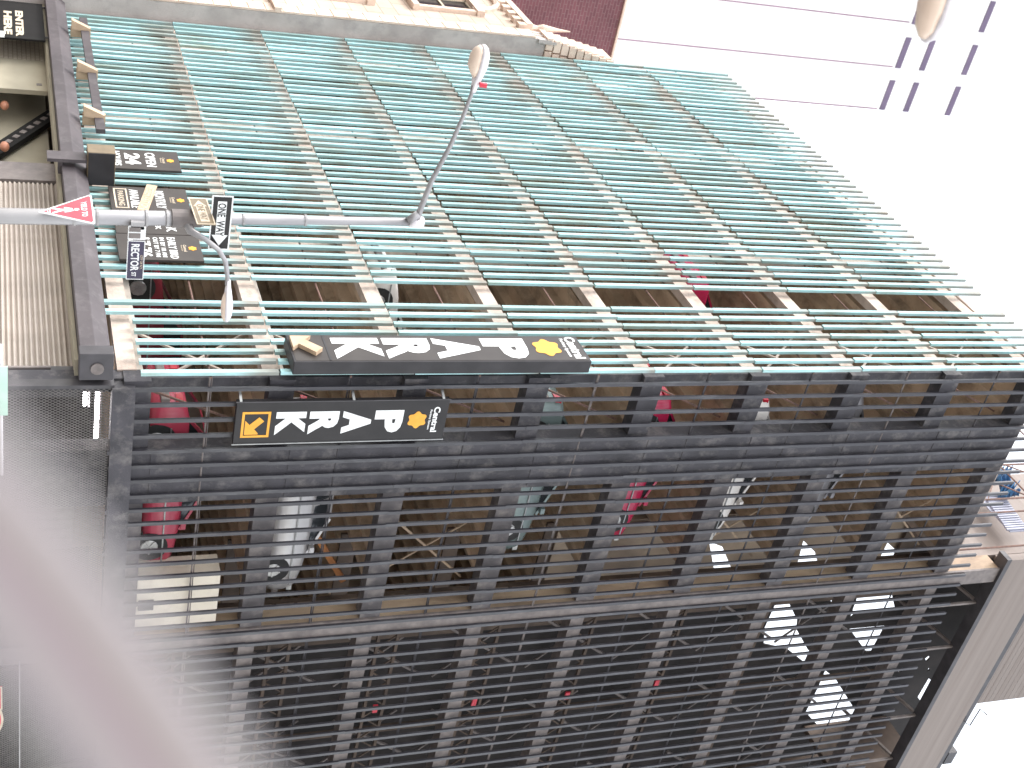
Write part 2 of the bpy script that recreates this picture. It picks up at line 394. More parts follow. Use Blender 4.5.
# the lift shaft: sheet wall with braced openings that show the sky
HOLES = [[(7.45, 19.95), (7.67, 20.45), (8.71, 21.16), (8.61, 20.5)], [(7.64, 23.14), (8.14, 23.75), (8.59, 24.03), (8.53, 23.27)], [(7.94, 26.24), (8.38, 26.84), (8.71, 26.99), (8.65, 26.22)],
         [(10.25, 23.21), (10.29, 23.66), (11.02, 24.22), (11.36, 24.31), (12.22, 25.01), (12.84, 25.7), (13.05, 25.63), (12.76, 25.1), (12.14, 24.31), (11.81, 23.39), (11.16, 23.19)],
         [(9.71, 25.34), (10.58, 25.73), (10.74, 25.61), (9.83, 24.81)], [(9.7, 26.07), (9.79, 27.09), (10.78, 27.71), (10.82, 26.35), (11.02, 26.21)], [(11.56, 26.43), (11.57, 27.71), (12.63, 27.66), (12.6, 27.45)],
         [(13.55, 26.28), (13.88, 26.73), (15.96, 28.54), (16.14, 28.74), (16.69, 28.72), (17.01, 28.81), (17.06, 27.6), (16.07, 27.05), (15.32, 26.28), (14.29, 26.31)],
         [(16.66, 29.16), (16.86, 29.46), (16.92, 29.23)], [(14.38, 30.75), (14.69, 31.23), (15.72, 31.24), (15.2, 30.71)],
         [(13.6, 29.3), (13.75, 29.42), (13.85, 29.3), (13.72, 29.2)], [(13.2, 30.2), (13.3, 30.32), (13.45, 30.25), (13.3, 30.12)], [(13.75, 30.5), (13.9, 30.58), (13.95, 30.45)], [(12.2, 28.6), (12.3, 28.75), (12.45, 28.6)], [(12.6, 29.0), (12.8, 29.12), (12.8, 28.95)]]
HOLES = [[(sum(q[0] for q in h) / len(h) + (p[0] - sum(q[0] for q in h) / len(h)) * 1.1, sum(q[1] for q in h) / len(h) + (p[1] - sum(q[1] for q in h) / len(h)) * 1.1) for p in h] if i > 2 else h for i, h in enumerate(HOLES)]
def sheet(name, outline, holes, m):
    cu = bpy.data.curves.new(name, 'CURVE'); cu.dimensions = '2D'; cu.fill_mode = 'BOTH'; cu.extrude = .03
    for pts in [outline] + holes:
        sp = cu.splines.new('POLY'); sp.points.add(len(pts) - 1); sp.use_cyclic_u = True
        for q, p in zip(sp.points, pts): q.co = (p[0], p[1], 0, 1)
    t = bpy.data.objects.new(name, cu); COL.objects.link(t)
    me = bpy.data.meshes.new_from_object(t.evaluated_get(bpy.context.evaluated_depsgraph_get())); bpy.data.objects.remove(t)
    for v in me.vertices: v.co = Vector((-2.5 + v.co.z, v.co.x, v.co.y))
    me.name = name; me.materials.clear(); me.materials.append(m)
    o = bpy.data.objects.new(name, me); COL.objects.link(o); o.parent = G
sheet('shaft_side_wall', [(6.6, 15.18), (8.77, 15.18), (8.77, 27.2), (7.05, 27.2), (6.6, 26.9)], HOLES[:3], M['interior_wall'])
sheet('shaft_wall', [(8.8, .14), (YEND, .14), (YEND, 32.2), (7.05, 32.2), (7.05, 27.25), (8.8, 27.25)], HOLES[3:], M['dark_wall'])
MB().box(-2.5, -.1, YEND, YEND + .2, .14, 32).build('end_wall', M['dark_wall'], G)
# steelwork in the shaft: trusses, guide rails, brackets with red reflectors
for k in range(NS):
    mb = MB(); z = J[k] + .9
    mb.box(-1.35, -1.27, 7.5, YEND, z - .04, z + .04).box(-1.35, -1.27, 7.5, YEND, z + .46, z + .54)
    y = 7.6; up = 0
    while y < YEND - .5:
        beam(mb, (-1.31, y, z + (.5 if up else 0)), (-1.31, y + .42, z + (0 if up else .5)), .035); y += .42; up = 1 - up
    mb.build('truss', M['dark_brown'], G)
    mb = MB()
    for y in (9.3, 12.4, 15.5, 18.6): beam(mb, (-1.8, y, J[k] + .3), (-1.8, y + 1.6, J[k + 1] - .3), .07); beam(mb, (-2.3, y + 2.3, J[k] + .3), (-2.3, y + .4, J[k + 1] - .5), .05)
    mb.build('shaft_brace', M['grey_steel'], G)
for k, y in ((2, 11.0), (3, 11.15), (4, 11.3), (5, 11.2), (1, 14.7), (3, 15.0), (2, 16.1), (4, 17.5)):
    MB().box(-1.0, -.95, y, y + .26, J[k] + 1.0, J[k] + 1.13).build('reflector', M['red'], G)
for y in (8.2, 9.6, 13.2, 17.2, 20):
    MB().box(-2.2, -2.05, y, y + .14, .14, 28).build('guide_rail', M['dark_brown'], G)
# rooftop lift house: fascia, side wall, upper cladding
MB().box(-.18, .06, 6.55, YEND, 28.28, 29.92).build('fascia', M['fascia'], G)
MB().box(-.3, .1, 6.5, YEND, 28.1, 28.26).build('fascia_drip', M['dark_steel'], G)
MB().box(-.5, .02, 7.0, YEND, 29.94, 30.15).build('fascia_cap', M['dark_steel'], G)
mb = MB().box(-4.2, -.62, 6.95, 7.1, 26.4, 37).box(-.6, -.22, 6.95, 7.1, 28.4, 37)
mb.build('lift_house_wall', M['fascia'], G)
mb = MB(); z = 30.2
while z < 37: mb.box(-.42, -.408, 7.12, 13.3, z, z + .19); z += .2
mb.box(-.6, -.42, 7.12, 13.3, 30.16, 37)
mb.build('upper_cladding', M['fascia'], G)
for y in (8.4, 10.2, 13.2, 15.2, 18):
    mb = MB(); beam(mb, (-2.4, y, 27.5), (-.3, y, 28.15), .08); mb.build('gallery_brace', M['grey_steel'], G)
    mb = MB(); beam(mb, (-.2, y, 26.4), (-.2, y, 28.1), .07); mb.build('gallery_post', M['grey_steel'], G)
MB().box(-2.4, -2.3, 7.2, 9.8, 26.6, 29).build('gallery_panel', M['dark_brown'], G)
MB().box(-2.42, -.3, 15.9, 16.1, 26.3, 29.6).build('gallery_panel', M['dark_brown'], G)
mb = MB(); mb.tube([(-.1, 12.9, 30.1), (.05, 13.5, 29.95), (.05, 13.75, 30.35), (-.1, 13.2, 30.6), (0, 13.4, 30.9)], .022, 6); mb.build('roof_rail', M['dark_steel'], G); mb = MB()
mb.box(-.3, .04, 15.05, 15.6, 30.16, 30.5)
mb.build('roof_box', M['dark_steel'], G)
# canopy over the street front
mb = MB().prism([(-.42, 2.98), (-.42, 3.26), (-.2, 3.55), (.12, 3.55), (.12, 2.98)], 'x', -20.9, -.28)
mb.build('canopy_beam', M['canopy'], G, bevel=.012)
mb = MB().box(-.28, .02, -.44, .14, 2.96, 3.57)
c = mb.build('canopy_end', M['canopy_dark'], G, bevel=.015)
mb = MB(); mb.tube([(.02, -.12, 3.28), (.05, -.12, 3.28)], .12, 16); mb.build('canopy_boss', M['grey_steel'], c)
MB().box(-20.8, -.3, -.1, .5, 2.9, 2.97).build('canopy_soffit', M['pier'], G)
MB().box(-18.3, -10.3, -.34, -.22, 3.88, 4.1).build('light_rail', M['canopy'], G)
for x in (-17.3, -14.1, -11.1):
    mb = MB(); mb.prism([(-.62, 3.62), (-.35, 3.62), (-.28, 4.12), (-.4, 4.12)], 'x', x - .1, x + .1); mb.box(x - .05, x + .05, -.4, -.1, 3.6, 4.15)
    mb.build('light_bracket', M['tan'], G)
mb = MB().box(-8.3, -7.86, -.62, -.54, 2.66, 3.52).box(-8.2, -7.96, -.54, -.2, 2.9, 3.0); mb.build('sign_arm', M['canopy'], G)
# ground floor behind the canopy
mb = MB(); z = 1.62
while z < 2.98: mb.prism([(.50, z), (.44, z + .035), (.44, z + .065), (.5, z + .1)], 'x', -8.75, -.72); z += .102
mb.box(-8.75, -.72, .5, .54, 1.6, 2.98)
mb.build('roller_shutter', M['shutter'], G)
mb = MB(); x = -8.75
while x < -.7: mb.box(x, x + .06, .45, .5, 1.48, 1.58); x += .13
mb.box(-8.75, -.7, .44, .5, .3, .36).box(-8.75, -.7, .46, .5, 1.40, 1.46).build('shutter_foot', M['dark_steel'], G)
MB().box(-.7, -.05, .3, .56, .14, 2.97).build('jamb', M['dark_steel'], G)
MB().box(-.66, -.6, .26, .3, .14, 2.5).build('conduit', M['grey_steel'], G)
MB().box(-18.6, -16.75, .5, .7, .14, 2.9).build('tiled_wall', M['tile_wall'], G)
MB().box(-21, -18.65, .55, .75, .14, 2.9).build('tiled_wall', M['pier'], G)
MB().box(-16.7, -14.5, .49, .62, .14, 2.9).build('pier', M['pier'], G)
MB().box(-15.0, -14.86, .478, .49, 2.62, 2.76).build('junction_box', M['grey_steel'], G)
MB().box(-17.5, -9.0, 1.5, 1.6, .14, 2.9).build('entry_wall', M['pier'], G)
MB().box(-9.75, -8.8, .4, .5, .14, 2.95).build('jamb', M['grey_steel'], G)
mb = MB(); beam(mb, (-14.9, 1.32, 3.1), (-11.0, 1.32, .9), .16, .42); r1 = mb.build('entry_ramp_rail', M['soot_black'], G)
mb = MB()
for i in range(12):
    t = i / 12 + .03; a = Vector((-14.9, 1.23, 3.1)).lerp(Vector((-11.0, 1.23, .9)), t); beam(mb, a, a + Vector((.16, 0, -.09)), .02, .14)
mb.build('rail_studs', M['grey_steel'], r1)
mb = MB(); mb.tube([(-11.0, 1.4, 1.92), (-9.8, 1.4, 2.0)], .02, 6); mb.build('chain', M['rust'], G)
for p in ((-14.55, 1.0, 1.80), (-11.9, 1.0, 1.78)):
    bm = bmesh.new(); bmesh.ops.create_uvsphere(bm, u_segments=12, v_segments=8, radius=.13)
    for v in bm.verts: v.co = Vector((v.co.x * 1.2, v.co.y, v.co.z * .9)) + Vector(p)
    q = MB(); q.b.free(); q.b = bm; q.build('warning_lamp', M['skin'], G, smooth=True)
MB().box(-19.4, -2.6, 6.4, 6.5, .14, 3.9).build('ground_back_wall', M['interior_wall'], G)
# right hand street front at ground level: chain-link behind dark frame
MB().box(-.3, .09, .3, YEND, 3.56, 3.98).build('ground_beam', M['dark_conc'], G)
MB().box(-.25, -.03, 2.0, 2.2, .14, 3.56).build('mesh_post', M['beige_conc'], G)
MB().box(-.2, .03, .25, .33, .14, 3.6).build('mesh_post', M['dark_steel'], G)
mb = MB(); n = 0; zlo, zhi = .9, 3.54
c0 = -3.0
while c0 < 12:
    for s in (1, -1):
        pts = []
        # line: y = c0 + s * (z - zlo) * .62
        ya, yb = (c0, c0 + (zhi - zlo) * .62) if s == 1 else (c0 + (zhi - zlo) * .62, c0)
        za, zb = zlo, zhi
        def clip(ya, yb, za, zb, lo=.35, hi=11.5):
            a, b = 0., 1.
            for v, sg in ((lo, 1), (hi, -1)):
                fa, fb = sg * (ya - v), sg * (yb - v)
                if fa < 0 and fb < 0: return None
                if fa < 0: a = max(a, fa / (fa - fb))
                if fb < 0: b = min(b, fa / (fa - fb))
            return (a, b) if a < b else None
        c = clip(ya, yb, za, zb)
        if c:
            a, b = c
            beam(mb, (.0 + .004 * s, ya + (yb - ya) * a, za + (zb - za) * a), (.004 * s, ya + (yb - ya) * b, za + (zb - za) * b), .009)
    c0 += .062
mb.build('chain_link', M['wire'], G)
mb = MB()
for i in range(7): mb.box(-.75, -.7, 3.05 + i * .26, 3.24 + i * .26, .5, 2.95)
mb.box(-.8, -.74, 3.0, 4.9, .5, 2.97).build('inner_shutter', M['grey_steel'], G)
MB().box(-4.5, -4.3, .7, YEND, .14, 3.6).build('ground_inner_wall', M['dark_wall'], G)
MB().box(-4.4, -.5, .45, YEND, 3.75, 3.86).build('ground_ceiling', M['soffit'], G)
for (x, ya, yb, z) in ((-1.0, 1.05, 2.35, 3.38), (-1.0, 2.45, 2.8, 3.38), (-1.1, 1.12, 1.5, 3.16), (-1.1, .92, 1.02, 3.16)):
    L = MB().box(x - .06, x + .06, ya, yb, z + .05, z + .09).build('tube_light', M['lamp_white'], G)
    MB().tube([(x, ya, z), (x, yb, z)], .03, 8).build('tube', M['tube'], L)
mb = MB(); mb.box(.03, .06, 7.25, 12.5, 1.93, 1.96).box(.03, .06, 7.25, 12.5, .3, .33); mb.build('fence_rail', M['galv'], G)

# ------------------------------------------------------------------ parking signs
def park_letters(T, face, rot, w, zs, lh, lw):
    for ch, z in zip('PARK', zs): text('letter', ch, M['white'], T, face, rot, w / 2, z, lw, lh, bold=.06)

T = thing('park_sign', 'long vertical PARK box sign standing out from the sunlit teal-finned face near the corner', 'sign', (-.83, -.32, 6.9))
MB().box(-.88, .12, -.32, -.02, 6.9, 13.28).build('sign_case', M['sign_side'], T, bevel=.02)
f = MB().box(-.84, .08, -.326, -.32, 6.95, 13.23).build('sign_face', M['board'], T)
P = (-.83, -.327, 6.9)
park_letters(T, P, FX, .93, (4.57, 3.5, 2.43, 1.37), .98, .76)
polys_mesh('blossom_emblem', [blossom(.43, 5.52, .29)], M['orange'], T, P, FX)
text('lettering', 'Central', M['white'], T, P, FX, .43, 6.16, .84, .24, bold=.03)
text('lettering', 'Parking System', M['white'], T, P, FX, .43, 5.95, .7, .1, bold=.02)
polys_mesh('divider', [[(.0, .72), (.9, .72), (.9, .76), (.0, .76)]], M['sign_side'], T, P, FX)
ar = [(.2, .02), (.62, .02), (.49, .15), (.8, .44), (.64, .6), (.34, .30), (.2, .44)]
polys_mesh('arrow', [[(x - .06, y + .03) for x, y in ar]], M['tan'], T, P, FX, .09)
mb = MB(); beam(mb, (-.4, -.05, 13.0), (-.4, .4, 13.2), .05); mb.build('hanger', M['dark_steel'], T)
mb = MB(); beam(mb, (-.4, -.05, 7.1), (-.4, .4, 7.2), .05); mb.build('hanger', M['dark_steel'], T)

T = thing('park_sign', 'smaller vertical PARK sign with orange boxed arrow, on the shaded black-slatted face', 'sign', (.1, .55, 5.87))
MB().box(.1, .22, .55, 1.56, 5.87, 10.24).build('sign_case', M['black'], T, bevel=.01)
MB().box(.215, .235, 1.552, 1.575, 5.85, 10.26).build('sign_edge', M['chrome'], T)
MB().box(.215, .232, .535, .555, 5.85, 10.26).build('sign_edge', M['dark_steel'], T)
P = (.221, .55, 5.87)
park_letters(T, P, FR, 1.05, (3.12, 2.45, 1.77, 1.1), .6, .56)
polys_mesh('blossom_emblem', [blossom(.5, 3.73, .19)], M['orange'], T, P, FR)
text('lettering', 'Central', M['white'], T, P, FR, .5, 4.13, .64, .14, bold=.03)
text('lettering', 'Parking System', M['white'], T, P, FR, .5, 4.0, .5, .055, bold=.02)
polys_mesh('arrow_box', frame_polys(.23, .85, .13, .69, .05), M['orange'], T, P, FR)
ar = [(.78, .2), (.44, .2), (.54, .29), (.36, .47), (.46, .57), (.65, .39), (.75, .47), (.78, .47)]
polys_mesh('arrow', [ar], M['orange'], T, P, FR)
for z in (5.95, 8.2, 10.1):
    mb = MB(); beam(mb, (.0, .46, z), (.2, .56, z), .05); mb.build('bracket', M['chrome'], T)

def board(x0, x1, z0, z1, label):
    T = thing('parking_board', label, 'sign', (x0, -.12, z0), group='black parking boards fixed to the teal fins')
    MB().box(x0, x1, -.12, -.06, z0, z1).build('board_panel', M['board'], T, bevel=.008)
    return T, (x0, -.121, z0)
def logo(T, P, cx, cy):
    polys_mesh('blossom_emblem', [blossom(cx, cy + .1, .085)], M['orange'], T, P, FX)
    text('lettering', 'Central', M['ivory'], T, P, FX, cx, cy - .06, .3, .07, bold=.01)
    text('lettering', 'Parking System', M['ivory'], T, P, FX, cx, cy - .13, .26, .035)
T, P = board(-9.7, -8.6, 4.0, 5.77, 'black board reading OPEN 24 HOURS, its foot behind the dark box sign')
logo(T, P, .55, 1.45)
text('lettering', 'OPEN', M['white'], T, P, FX, .55, 1.08, .78, .24, bold=.02)
text('lettering', '24', M['white'], T, P, FX, .55, .66, .62, .36, bold=.04)
text('lettering', 'HOURS', M['white'], T, P, FX, .55, .3, .8, .17, bold=.02)
T, P = board(-7.62, -6.4, 3.98, 5.74, 'black board reading MONTHLY AVAILABLE with a faded slanting strip across it')
logo(T, P, .61, 1.48)
text('lettering', 'MONTHLY', M['white'], T, P, FX, .61, 1.12, .88, .22, bold=.01)
mb = MB().box(-.75, .62, -.02, 0, -.12, .12)
rt = Matrix.Rotation(R(14), 3, 'Y')
for v in mb.b.verts: v.co = rt @ v.co + Vector((-6.98, -.13, 4.80))
mb.build('paper_strip', M['tan'], T)
text('lettering', 'RESERVATION', M['ivory'], T, (-6.98, -.153, 4.80), rt @ FX, 0, 0, 1.15, .17, bold=.01)
text('lettering', 'AVAILABLE', M['white'], T, P, FX, .61, .55, .92, .2, bold=.01)
polys_mesh('lettering_box', frame_polys(.12, 1.1, .1, .4, .035), M['ivory'], T, P, FX)
text('lettering', 'PARKING', M['ivory'], T, P, FX, .61, .25, .74, .13, bold=.01)
T, P = board(-6.36, -5.32, 4.0, 5.72, 'black board mostly hidden behind the grey street lamp pole')
text('lettering', 'PARK', M['white'], T, P, FX, .52, 1.2, .8, .22, bold=.02)
text('lettering', 'WEEK', M['white'], T, P, FX, .52, .92, .6, .12, bold=.02)
text('lettering', 'DAY', M['white'], T, P, FX, .5, .3, .5, .12, bold=.02)
T, P = board(-5.3, -4.15, 3.98, 5.75, 'black board with a large price in white, nearest the corner of the four boards')
logo(T, P, .6, 1.48)
text('lettering', 'EARLY BIRD', M['white'], T, P, FX, .6, 1.16, .95, .17, bold=.01)
text('lettering', 'IN BY 10 AM', M['white'], T, P, FX, .58, .96, .88, .1, bold=.01)
text('lettering', 'OUT BY 7 PM', M['white'], T, P, FX, .58, .82, .88, .1, bold=.01)
text('lettering', '17.76', M['white'], T, P, FX, .6, .56, .86, .3, bold=.03)
text('lettering', 'PLUS TAX', M['white'], T, P, FX, .55, .3, .7, .09, bold=.01)

T = thing('box_sign', 'plain dark box sign projecting over the canopy beside the OPEN 24 board', 'sign', (-8.3, -.83, 3.55))
MB().box(-7.82, -7.8, -.83, -.03, 3.55, 4.13).build('shaded_side', M['sign_side'], T)  # box's unlit side painted dark, its lit front brown
MB().box(-8.3, -7.83, -.84, -.03, 3.53, 4.15).build('case', M['brown_sign'], T, bevel=.012)

T = thing('enter_sign', 'black ENTER HERE sign under the canopy at the far left of the front', 'sign', (-19.5, -.2, 1.6))
MB().box(-19.55, -16.5, -.2, -.14, .9, 2.9).build('sign_panel', M['soot_black'], T, bevel=.01)
P = (-19.55, -.201, .9)
text('lettering', 'ENTER', M['ivory'], T, P, FX, 1.86, 1.33, 2.1, .21, bold=.05)
text('lettering', 'HERE', M['ivory'], T, P, FX, 1.86, 1.02, 1.9, .22, bold=.05)
polys_mesh('red_dot', [[(1.0 + .2 * math.cos(i * .3), .6 + .2 * math.sin(i * .3)) for i in range(21)]], M['red'], T, P, FX)
mb = MB(); mb.tube([(-19.3, -.17, 2.9), (-19.3, -.17, 3.0)], .03, 6).tube([(-16.8, -.17, 2.9), (-16.8, -.17, 3.0)], .03, 6); mb.build('hanger', M['dark_steel'], T)
T = thing('price_plate', 'small white tipped plate on the tiled wall just below the ENTER HERE sign', 'sign', (-16.9, -.2, 1.5))
MB().box(-16.85, -16.45, -.24, -.2, 1.3, 1.82).build('plate', M['white'], T)
MB().box(-16.4, -16.3, -.2, .5, 1.5, 1.55).build('plate_arm', M['dark_steel'], T)

T = thing('red_oval_sign', 'partly seen red sign with pale outline on the dark mesh at the lower corner', 'sign', (.07, 8.0, .8))
MB().box(.07, .09, 7.95, 8.65, 1.2, 1.6).build('sign_panel', M['red'], T)
P = (.091, 7.95, 1.2)
polys_mesh('outline', frame_polys(0, .7, 0, .4, .03), M['ivory'], T, P, FR)
polys_mesh('lettering', [[(.1 + .07 * i, .12), (.13 + .07 * i, .12), (.13 + .07 * i, .32), (.1 + .07 * i, .32)] for i in range(8)], M['ivory'], T, P, FR)
mb = MB(); pts = [(8.95 + .62 * math.cos(i * math.pi / 16), 1.2 + .42 * math.sin(i * math.pi / 16)) for i in range(32)]
mb.prism(pts, 'x', .07, .1); mb.build('oval_panel', M['ivory'], T)
mb = MB(); mb.prism([(8.95 + .56 * math.cos(i * math.pi / 16), 1.2 + .37 * math.sin(i * math.pi / 16)) for i in range(32)], 'x', .1, .106); mb.build('oval_face', M['red'], T)

T = thing('green_sign', 'pale green plate on a white bar at the foot of the corner', 'sign', (6.2, -5.0, 0))
MB().box(6.2, 6.22, -4.3, -3.55, 1.15, 1.7).build('plate', M['green_sign'], T)
mb = MB().tube([(6.17, -4.6, 1.62), (6.17, -2.55, 1.62)], .022, 8).tube([(6.17, -2.6, .14), (6.17, -2.6, 1.62)], .03, 8).tube([(6.17, -4.55, .14), (6.17, -4.55, 1.62)], .03, 8)
mb.build('bar', M['lamp_white'], T)

# ------------------------------------------------------------------ street lamp with two arms, traffic signs on it
PX, PY = 5.9, -6.25
def lens_head(mb_house, mb_lens, base, d, L, tilt, s=1., bulge=1.):
    """cobra head: housing and bulging lens; d = horizontal unit direction"""
    d = Vector(d); up = Vector((0, 0, 1)); ax = (d * math.cos(tilt) + up * math.sin(tilt)).normalized(); side = ax.cross(up).normalized(); nu = side.cross(ax)
    rings = []
    for t, w, h in ((0, .045, .05), (.15, .06, .06), (.35, .11, .085), (.6, .155, .11), (.82, .15, .10), (.95, .1, .07), (1, .03, .03)):
        c = Vector(base) + ax * (L * t)
        rings.append([c + s * (side * (w * math.cos(2 * math.pi * k / 14)) + nu * (h * max(math.sin(2 * math.pi * k / 14), -.3))) for k in range(14)])
    mb_house.loft(rings)
    rings = []
    for t, w, h in ((.3, .02, .01), (.38, .08, .06), (.55, .125, .12), (.75, .13, .12), (.9, .10, .08), (.97, .04, .03)):
        c = Vector(base) + ax * (L * t) - nu * .025 * s
        rings.append([c + s * (side * (w * math.cos(2 * math.pi * k / 14)) + nu * (h * bulge * min(math.sin(2 * math.pi * k / 14), .1))) for k in range(14)])
    mb_lens.loft(rings)

LMP = thing('street_lamp', 'galvanised street lamp pole with a tall arm and a low curved arm, carrying traffic signs', 'street lamp', (PX, PY, .14), )
def pole_at(z): return Vector((PX - .075 * (z - 1.6) / 5.3, PY - .107 * (z - 1.6) / 5.3, z))
zs = [.14, .4, .42, 1.6, 3.9, 3.92, 5.3, 5.32, 6.75]
MB().tube([pole_at(z) for z in zs], [.2, .2, .105, .10, .092, .068, .066, .058, .055], 16).build('pole', M['galv'], LMP, smooth=True)
MB().tube([pole_at(6.72), pole_at(6.92)], [.07, .07], 14).build('pole_cap', M['lamp_white'], LMP, smooth=True)
for z in (2.45, 2.72, 3.3, 3.55, 3.98, 4.5, 5.3): MB().tube([pole_at(z), pole_at(z + .03)], [.108 if z < 4 else .076] * 2, 14).build('band_clamp', M['galv'], LMP)
a = MB(); top = pole_at(6.82)
a.tube([top, (5.87, -6.6, 6.84), (5.87, -7.0, 6.92), (5.87, -7.5, 7.08), (5.88, -7.9, 7.17), (5.9, -8.25, 7.22), (5.9, -8.35, 7.22)], [.045, .04, .036, .032, .028, .026, .026], 10)
a.tube([(5.865, -6.38, 6.7), (5.865, -6.5, 6.82)], [.06, .05], 10)
arm = a.build('upper_arm', M['galv'], LMP, smooth=True)
h, l = MB(), MB(); lens_head(h, l, (5.9, -8.27, 7.22), (0, -1, 0), .62, R(3), 1.0)
hd = h.build('lamp_head', M['lamp_white'], arm, smooth=True); l.build('lamp_lens', M['lens'], LMP, smooth=True)
MB().tube([(5.98, -8.40, 7.27), (6.0, -8.40, 7.36)], .035, 8).build('photocell', M['red'], LMP)
a = MB(); b0 = pole_at(3.78)
a.tube([b0, (6.02, -6.2, 3.84), (6.09, -6.13, 4.02), (6.12, -6.0, 4.19), (6.12, -5.84, 4.29), (6.1, -5.6, 4.34), (6.1, -5.48, 4.345)], [.06, .05, .036, .034, .032, .03, .03], 10)
arm = a.build('lower_arm', M['galv'], LMP, smooth=True)
h, l = MB(), MB(); lens_head(h, l, (6.1, -5.55, 4.345), (0, 1, 0), .62, R(2), .78, .5)
h.build('lamp_head', M['lamp_white'], arm, smooth=True); l.build('lamp_lens', M['lens'], LMP, smooth=True)
MB().tube([pole_at(3.62), pole_at(3.98)], [.12, .11], 14).build('arm_collar', M['grey_steel'], LMP)

# ONE WAY (black, white arrow) facing the camera's street
T = thing('one_way_sign', 'black ONE WAY sign with white arrow, upper of the two on the street lamp pole', 'sign', (6.03, -6.72, 4.08))
MB().box(6.03, 6.04, -6.72, -5.96, 4.07, 4.33).build('sign_plate', M['black'], T)
P = (6.041, -6.72, 4.07)
polys_mesh('sign_border', frame_polys(.0, .76, .0, .26, .016), M['white'], T, P, FR, .003)
polys_mesh('arrow', [[(.08, .075), (.55, .075), (.55, .03), (.7, .13), (.55, .23), (.55, .185), (.08, .185)]], M['white'], T, P, FR, .003)
text('lettering', 'ONE  WAY', M['black'], T, (P[0] + .0035, P[1], P[2]), FR, .335, .13, .46, .1, bold=.02, depth=.002)
MB().box(5.93, 6.03, -6.33, -6.27, 4.12, 4.28).build('sign_bracket', M['galv'], T)
# second ONE WAY, brown and askew
T = thing('one_way_sign', 'faded brown ONE WAY sign, lower of the two on the street lamp pole and tilted', 'sign', (6.0, -6.6, 3.8))
rr = FX @ Matrix.Rotation(R(2), 3, 'Z')
P0 = Vector((5.63, -6.46, 3.84))
mb = MB().box(0, .70, 0, .23, -.012, 0)
for v in mb.b.verts: v.co = rr @ v.co + P0
mb.build('sign_plate', M['brown_sign'], T)
P = P0 + rr @ Vector((0, 0, .001))
polys_mesh('sign_border', frame_polys(0, .7, 0, .23, .014), M['ivory'], T, P, rr, .003)
polys_mesh('arrow', [[(.63, .06), (.22, .06), (.22, .03), (.06, .115), (.22, .2), (.22, .17), (.63, .17)]], M['ivory'], T, P, rr, .003)
text('lettering', 'ONE WAY', M['brown_sign'], T, P + rr @ Vector((0, 0, .0035)), rr, .38, .115, .42, .09, bold=.02, depth=.002)
# yield sign, bent
T = thing('yield_sign', 'red triangular YIELD TO sign with a white walking figure on the lamp pole', 'sign', (5.95, -6.4, 2.05))
SH = Matrix(((1, -.21, 0), (0, 1, 0), (0, 0, 1)))     # the plate is bent out of true
ry = FX @ SH
P0 = Vector((6.06, -6.41, 2.05))
def tri(s): return [(0 + .0, 0 + s * .09), (.38 - s * .06, .61 - s * .03), (.35 - s * .06, .63 - s * .03), (-.35 + s * .06, .63 - s * .03), (-.38 + s * .06, .61 - s * .03)]
def plane_poly(name, polys, m, T, P0, rot, z0, z1):
    mb = MB()
    for p in polys: mb.prism(p, 'z', z0, z1)
    for v in mb.b.verts:
        v.co = rot @ v.co + Vector(P0)
    return mb.build(name, m, T)
plane_poly('sign_border', [tri(0)], M['white'], T, P0, ry, -.012, 0)
plane_poly('sign_plate', [tri(.55)], M['red'], T, P0, ry, 0, .002)
text('lettering', 'YIELD TO', M['white'], T, P0 + ry @ Vector((0, 0, .0025)), ry, 0, .525, .38, .07, bold=.01, depth=.002)
fig = [[(-.022, .41), (.022, .41), (.03, .445), (0, .47), (-.03, .445)], [(-.035, .39), (.03, .40), (.06, .30), (.045, .29), (.02, .34), (.02, .27), (.07, .16), (.045, .15), (-.005, .24), (-.05, .15), (-.075, .165), (-.03, .27), (-.03, .34), (-.06, .29), (-.075, .305)]]
plane_poly('walking_figure', fig, M['white'], T, P0, ry, .002, .004)
plane_poly('crossing_lines', [[(-.06, .125), (.06, .125), (.05, .135), (-.05, .135)], [(-.045, .1), (.045, .1), (.04, .11), (-.04, .11)]], M['white'], T, P0, ry, .002, .004)
# street names
T = thing('street_name_sign', 'dark blue RECTOR ST street name blade on the lamp pole', 'sign', (6.03, -6.24, 3.1))
MB().box(6.03, 6.04, -6.05, -5.5, 3.09, 3.3).build('blade', M['navy'], T)
P = (6.041, -6.05, 3.09)
text('lettering', 'RECTOR', M['white'], T, P, FR, .235, .095, .38, .1, bold=.02)
text('lettering', 'ST', M['white'], T, P, FR, .475, .09, .06, .055, bold=.02)
text('lettering', 'CITY OF N.Y.', M['ivory'], T, P, FR, .3, .175, .2, .03, bold=.01)
polys_mesh('sign_border', frame_polys(0, .55, 0, .21, .008), M['white'], T, P, FR, .003)
T = thing('street_name_sign', 'grey and white blade end beside the RECTOR ST sign, seen nearly edge on', 'sign', (6.0, -6.25, 3.1))
MB().box(6.02, 6.03, -6.24, -6.06, 3.09, 3.30).build('blade', M['white'], T)
mb = MB().box(6.031, 6.036, -6.23, -6.17, 3.10, 3.24).box(6.031, 6.036, -6.15, -6.08, 3.10, 3.24); mb.build('lettering', M['grey_steel'], T)
MB().box(5.9, 6.03, -6.3, -6.2, 3.12, 3.28).build('sign_bracket', M['galv'], T)

